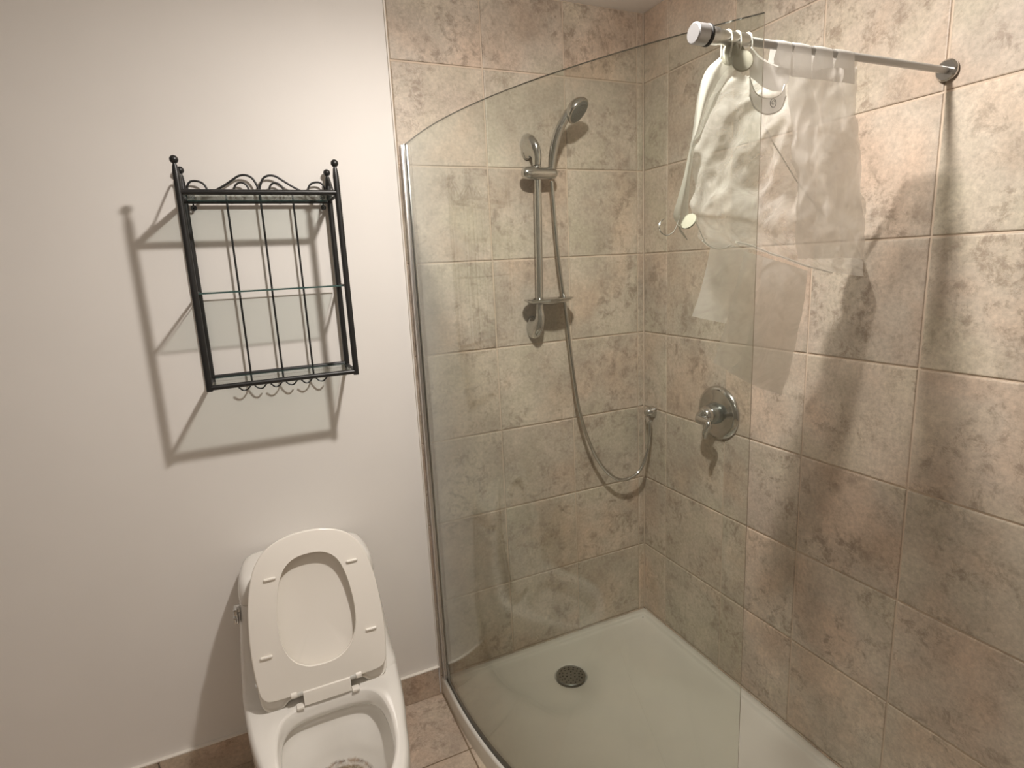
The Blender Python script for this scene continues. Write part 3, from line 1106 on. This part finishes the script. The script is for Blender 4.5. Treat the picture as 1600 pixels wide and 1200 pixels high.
for s in (-1, 1):
    X = lambda d: CX + s * d
    bm = bmesh.new()
    pl = [(0.0012, 1.692), (0.0014, 1.723), (0.007, 1.742), (0.016, 1.756), (0.031, 1.7625), (0.048, 1.760), (0.067, 1.748), (0.088, 1.734), (0.113, 1.720), (0.136, 1.706), (0.15, 1.696)]
    tube(bm, spline([(X(a), SY, b) for a, b in pl], 6), 0.0030, 10)
    pl = [(0.062, 1.700), (0.064, 1.718), (0.062, 1.731), (0.052, 1.741), (0.040, 1.742), (0.030, 1.734), (0.027, 1.720), (0.033, 1.708), (0.044, 1.706), (0.048, 1.714)]
    tube(bm, spline([(X(a), SY, b) for a, b in pl], 6), 0.0027, 10)
    pl = [(0.180, 1.700), (0.178, 1.722), (0.177, 1.733), (0.168, 1.744), (0.152, 1.745), (0.138, 1.738), (0.131, 1.722), (0.136, 1.708), (0.147, 1.706), (0.151, 1.716)]
    tube(bm, spline([(X(a), SY, b) for a, b in pl], 6), 0.0028, 10)
    finish('scroll', bm, BLACK, t)
    bm = bmesh.new()
    x = XR - 0.019 if s > 0 else XL + 0.019
    lathe(bm, [(0.0030, -0.001), (0.0075, -0.001), (0.0075, 0.0015), (0.0030, 0.0015)], (x, SY + 0.008, 1.676), (0, -1, 0), 20, cap=False)
    tube(bm, [(x, SY + 0.0075, 1.683), (x, SY + 0.004, 1.694)], 0.0022, 8)
    lathe(bm, [(0.004, 0.0), (0.004, 0.006), (0.0012, 0.008)], (x, SY + 0.026, 1.676), (0, -1, 0), 12)
    finish('mounting_tab', bm, BLACK, t)

# ------------------------------------------------------------------ toilet
TX = -1.342
t = thing('toilet', 'white one-piece toilet with raised seat and stained bowl against the wall', 'toilet', (TX, -0.35, FZ))


def outline(keys, z, cx=TX, k=6):
    """closed outline from (y, halfwidth) keys running back to front, mirrored"""
    pts = spline([Vector((hw, y, 0)) for y, hw in keys], k)
    right = [Vector((cx + max(0.0, p.x), p.y, z)) for p in pts]
    left = [Vector((cx - max(0.0, p.x), p.y, z)) for p in pts[1:-1]][::-1]
    return right + left


BK = [(-0.012, 0.0), (-0.012, 0.10), (-0.016, 0.190), (-0.040, 0.210), (-0.150, 0.217), (-0.250, 0.215), (-0.350, 0.206), (-0.440, 0.194), (-0.520, 0.179), (-0.600, 0.165), (-0.670, 0.143), (-0.725, 0.108), (-0.760, 0.058), (-0.770, 0.0)]


def scale_keys(keys, sx, y0, sy, off=0.0):
    return [(y0 + (y - y0) * sy, max(0.0, hw * sx - (off if hw > 0 else 0))) for y, hw in keys]


secs = [(FZ, 0.62, 0.80), (-0.055, 0.63, 0.80), (0.0, 0.62, 0.80), (0.06, 0.68, 0.82), (0.12, 0.80, 0.87), (0.18, 0.92, 0.93), (0.235, 0.985, 0.98), (0.27, 1.0, 1.0), (0.305, 1.0, 1.0)]
rings = [outline(scale_keys(BK, sx, -0.012, sy), z) for z, sx, sy in secs]


def shrink(r, d, z):
    c = Vector((TX, -0.39, 0))
    out = []
    n_ = len(r)
    for i in range(n_):
        a, b = r[i - 1], r[(i + 1) % n_]
        tt = (b - a)
        nn = Vector((tt.y, -tt.x, 0)).normalized()
        if nn.dot(c - Vector((r[i].x, r[i].y, 0))) < 0:
            nn = -nn
        p = r[i] + nn * d
        out.append(Vector((p.x, p.y, z)))
    return out


full = rings[-1]
rings += [shrink(full, 0.002, 0.317), shrink(full, 0.006, 0.3255), shrink(full, 0.013, 0.3295)]
HK = [(-0.346, 0.0), (-0.347, 0.040), (-0.352, 0.078), (-0.366, 0.108), (-0.392, 0.127), (-0.430, 0.137), (-0.485, 0.141), (-0.540, 0.138), (-0.590, 0.130), (-0.635, 0.114), (-0.672, 0.092), (-0.700, 0.063), (-0.715, 0.031), (-0.719, 0.0)]
hole = outline(HK, 0.326, TX + 0.004)
rings += [shrink(hole, -0.008, 0.3303), shrink(hole, -0.003, 0.3292), hole]
bm = bmesh.new()
loft(bm, rings, True, True, False)
finish('body', bm, PORC, t, angle=1.2)


def blend_ring(cy, hx, hyb, hyf, z):
    """bowl cross-section, same point count and order as `hole`"""
    out = []
    for p in hole:
        dx, dy = p.x - (TX + 0.004), p.y - (-0.50)
        a = math.atan2(dx / 0.141, -dy / (0.219 if dy < 0 else 0.154))
        c_, s_ = math.cos(a), math.sin(a)
        hy = hyf if c_ > 0 else hyb
        out.append(Vector((TX + 0.004 + hx * s_, cy - hy * c_, z)))
    return out


bm = bmesh.new()
inner = [hole, shrink(hole, 0.004, 0.318), shrink(hole, 0.007, 0.300), shrink(hole, 0.007, 0.289), shrink(hole, 0.003, 0.283), shrink(hole, -0.006, 0.281),
         shrink(hole, -0.010, 0.274), shrink(hole, -0.008, 0.260), shrink(hole, 0.004, 0.235)]
inner += [blend_ring(-0.495, 0.123, 0.128, 0.175, 0.205), blend_ring(-0.485, 0.108, 0.112, 0.140, 0.180), blend_ring(-0.478, 0.094, 0.098, 0.108, 0.160), blend_ring(-0.472, 0.080, 0.085, 0.088, 0.143),
          blend_ring(-0.470, 0.068, 0.072, 0.074, 0.125), blend_ring(-0.468, 0.052, 0.055, 0.055, 0.100), blend_ring(-0.468, 0.035, 0.038, 0.038, 0.070), blend_ring(-0.468, 0.004, 0.004, 0.004, 0.060)]
loft(bm, inner, True, False, True)
bowl = finish('bowl', bm, BOWLM, t, angle=1.2)
bm = bmesh.new()
wr = blend_ring(-0.4715, 0.0775, 0.083, 0.085, 0.139)
loft(bm, [wr, blend_ring(-0.4715, 0.03, 0.03, 0.03, 0.139)], True, False, True)
finish('water', bm, WATER, t, smooth=False)
bm = bmesh.new()
for k in range(26):
    a = random.uniform(0, 2 * PI)
    rr = random.uniform(0.0, 0.05)
    rr2 = random.uniform(0.002, 0.008)
    zc = 0.136
    lathe(bm, [(rr2, 0), (rr2 * 0.8, 0.001), (rr2 * 0.3, 0.0016)], (TX + 0.01 + rr * math.cos(a), -0.45 + rr * math.sin(a), zc), (0, 0, 1), 7)
finish('residue', bm, DIRT, t)

# tank rising out of the back deck with a sweeping foot
TK = [(-0.012, 0.0), (-0.012, 0.10), (-0.014, 0.150), (-0.024, 0.172), (-0.045, 0.180), (-0.085, 0.185), (-0.125, 0.187), (-0.160, 0.186), (-0.185, 0.178), (-0.196, 0.160), (-0.202, 0.120), (-0.205, 0.070), (-0.206, 0.030), (-0.207, 0.0)]


def tank_keys(front, sx, round_=1.0):
    sy = (front + 0.012) / (-0.207 + 0.012)
    return [(-0.012 + (y + 0.012) * sy, hw * sx) for y, hw in TK]


tr = [(0.300, -0.325, 1.155), (0.329, -0.318, 1.152), (0.3335, -0.300, 1.150), (0.342, -0.280, 1.148), (0.360, -0.258, 1.145), (0.390, -0.238, 1.135), (0.430, -0.222, 1.115), (0.480, -0.211, 1.085), (0.530, -0.204, 1.05), (0.574, -0.200, 1.02), (0.577, -0.198, 1.0)]
bm = bmesh.new()
loft(bm, [outline(tank_keys(f, s), z) for z, f, s in tr], True, True, True)
finish('tank', bm, PORC, t, angle=1.2)
bm = bmesh.new()
ld = [(0.5785, -0.200, 1.000), (0.580, -0.204, 1.022), (0.584, -0.206, 1.030), (0.610, -0.204, 1.020), (0.630, -0.200, 1.000), (0.643, -0.194, 0.965), (0.650, -0.184, 0.915), (0.6535, -0.168, 0.84), (0.655, -0.14, 0.70)]
loft(bm, [outline(tank_keys(f, s), z) for z, f, s in ld], True, True, True)
finish('tank_lid', bm, PORC, t, angle=1.2)

# flush lever on the left side of the tank
fl = bmesh.new()
ccyl(fl, (TX - 0.190, -0.150, 0.556), 0.012, 0.012, (-1, 0, 0), 20, 0.2)
box(fl, (TX - 0.209, -0.170, 0.520), (TX - 0.198, -0.140, 0.566), 0.004)
box(fl, (TX - 0.212, -0.178, 0.528), (TX - 0.203, -0.135, 0.546), 0.004)
finish('flush_lever', fl, CHROME, t)

# seat and lid leaning back against the tank
H0 = Vector((0, -0.345, 0.365))
TD = (Vector((0, -0.238, 0.765)) - H0).normalized()
ND = Vector((0, -TD.z, TD.y))          # out of the seat towards the room
SX = -1.338


def pl(x, s, d):
    return Vector((SX + x, 0, 0)) + H0 + TD * s + ND * d


def flat_out(keys, grow=0.0, k=6):
    """closed outline in seat plane from (s, halfwidth) keys, mirrored"""
    pts = spline([Vector((hw, s, 0)) for s, hw in keys], k)
    r = [(max(0, p.x), p.y) for p in pts]
    full_ = r + [(-x, s) for x, s in r[1:-1]][::-1]
    if grow:
        out = []
        m = len(full_)
        for i in range(m):
            a, b = full_[i - 1], full_[(i + 1) % m]
            tx, ts = b[0] - a[0], b[1] - a[1]
            ll = math.hypot(tx, ts) or 1
            nx, ns = ts / ll, -tx / ll
            cx_, cs_ = full_[i][0], full_[i][1] - 0.2
            if nx * cx_ + ns * cs_ < 0:
                nx, ns = -nx, -ns
            out.append((full_[i][0] + nx * grow, full_[i][1] + ns * grow))
        return out
    return full_


SO = [(0.002, 0.0), (0.002, 0.08), (0.004, 0.14), (0.016, 0.162), (0.044, 0.171), (0.134, 0.177), (0.23, 0.173), (0.299, 0.163), (0.359, 0.144), (0.399, 0.114), (0.419, 0.08), (0.429, 0.045), (0.432, 0.02), (0.433, 0.0)]
SI = [(0.064, 0.0), (0.065, 0.02), (0.07, 0.042), (0.086, 0.068), (0.114, 0.088), (0.154, 0.099), (0.204, 0.101), (0.254, 0.096), (0.299, 0.087), (0.334, 0.073), (0.354, 0.055), (0.364, 0.036), (0.368, 0.018), (0.369, 0.0)]
TH_ = 0.016
bm = bmesh.new()
rr = []
for g_, d in ((-0.006, -TH_ + 0.0), (-0.002, -TH_ + 0.002), (0.0, -TH_ + 0.006), (0.0, -0.003), (-0.0012, -0.0008), (-0.004, 0.0)):
    rr.append([pl(x, s, d) for x, s in flat_out(SO, g_)])
for g_, d in ((0.005, -0.0002), (0.0015, 0.0006), (0.0, -0.002), (0.0, -TH_ + 0.006), (0.003, -TH_ + 0.001), (0.008, -TH_)):
    rr.append([pl(x, s, d) for x, s in flat_out(SI, g_)])
rr.append(rr[0])
loft(bm, rr, True)
bmesh.ops.remove_doubles(bm, verts=bm.verts, dist=1e-5)
seat = finish('seat', bm, PLAST, t, angle=1.0)
for x, s in ((-0.107, 0.325), (0.112, 0.322), (0.138, 0.120), (-0.141, 0.124)):
    bm = bmesh.new()
    tube(bm, [pl(x - 0.012, s, 0.0022), pl(x + 0.012, s, 0.0022)], 0.0040, 12)
    ball(bm, pl(x - 0.012, s, 0.0022), 0.0040, 12)
    ball(bm, pl(x + 0.012, s, 0.0022), 0.0040, 12)
    b = finish('bumper', bm, PLAST, seat)
    b.matrix_parent_inverse = Matrix()
LO = [(-0.014, 0.0), (-0.014, 0.050), (-0.015, 0.096), (-0.030, 0.118), (-0.032, 0.146), (-0.014, 0.167), (0.026, 0.173), (0.120, 0.179), (0.216, 0.176), (0.285, 0.166), (0.350, 0.147), (0.396, 0.113), (0.425, 0.052), (0.431, 0.0)]
bm = bmesh.new()
LD = -0.026
rr = [[pl(x * 0.02, 0.2 + (s - 0.2) * 0.02, LD - 0.016) for x, s in flat_out(LO)]]
for g_, d in ((-0.010, LD - 0.015), (-0.003, LD - 0.012), (0.0, LD - 0.006), (0.0, LD - 0.001), (-0.001, LD + 0.0002), (-0.004, LD), (-0.006, LD - 0.003), (-0.010, LD - 0.005)):
    rr.append([pl(x, s, d) for x, s in flat_out(LO, g_)])
rr.append([pl(x * 0.02, 0.2 + (s - 0.2) * 0.02, LD - 0.005) for x, s in flat_out(LO)])
loft(bm, rr, True, True, True)
finish('lid', bm, PLAST, t, angle=1.0)
# hinge bar, knuckles and feet
bm = bmesh.new()
vs = [pl(x, s, d) for x in (-0.063, 0.063) for s, d in ((0.008, -0.012), (0.008, -0.001), (0.004, 0.003), (-0.006, 0.003), (-0.032, -0.001), (-0.034, -0.014))]
loft(bm, [vs[:6], vs[6:]], True, True, True)
hinge = finish('hinge_bar', bm, PLAST, t, angle=0.4)
for sx in (-1, 1):
    bm = bmesh.new()
    tube(bm, [pl(sx * 0.079, 0.004, -0.005), pl(sx * 0.094, 0.004, -0.005)], 0.0095, 20)
    finish('hinge_knuckle', bm, PLAST, t)
    bm = bmesh.new()
    tube(bm, [pl(sx * 0.0635, 0.003, -0.006), pl(sx * 0.0785, 0.003, -0.006)], 0.0080, 16)
    finish('hinge_pin', bm, simple('grey_pin', (0.55, 0.54, 0.50), 0.35), t)
    bm = bmesh.new()
    c = pl(sx * 0.074, -0.030, 0.000)
    box(bm, (c.x - 0.010, c.y - 0.006, 0.3290), (c.x + 0.010, c.y + 0.016, 0.3370), 0.003)
    finish('hinge_foot', bm, PLAST, t)
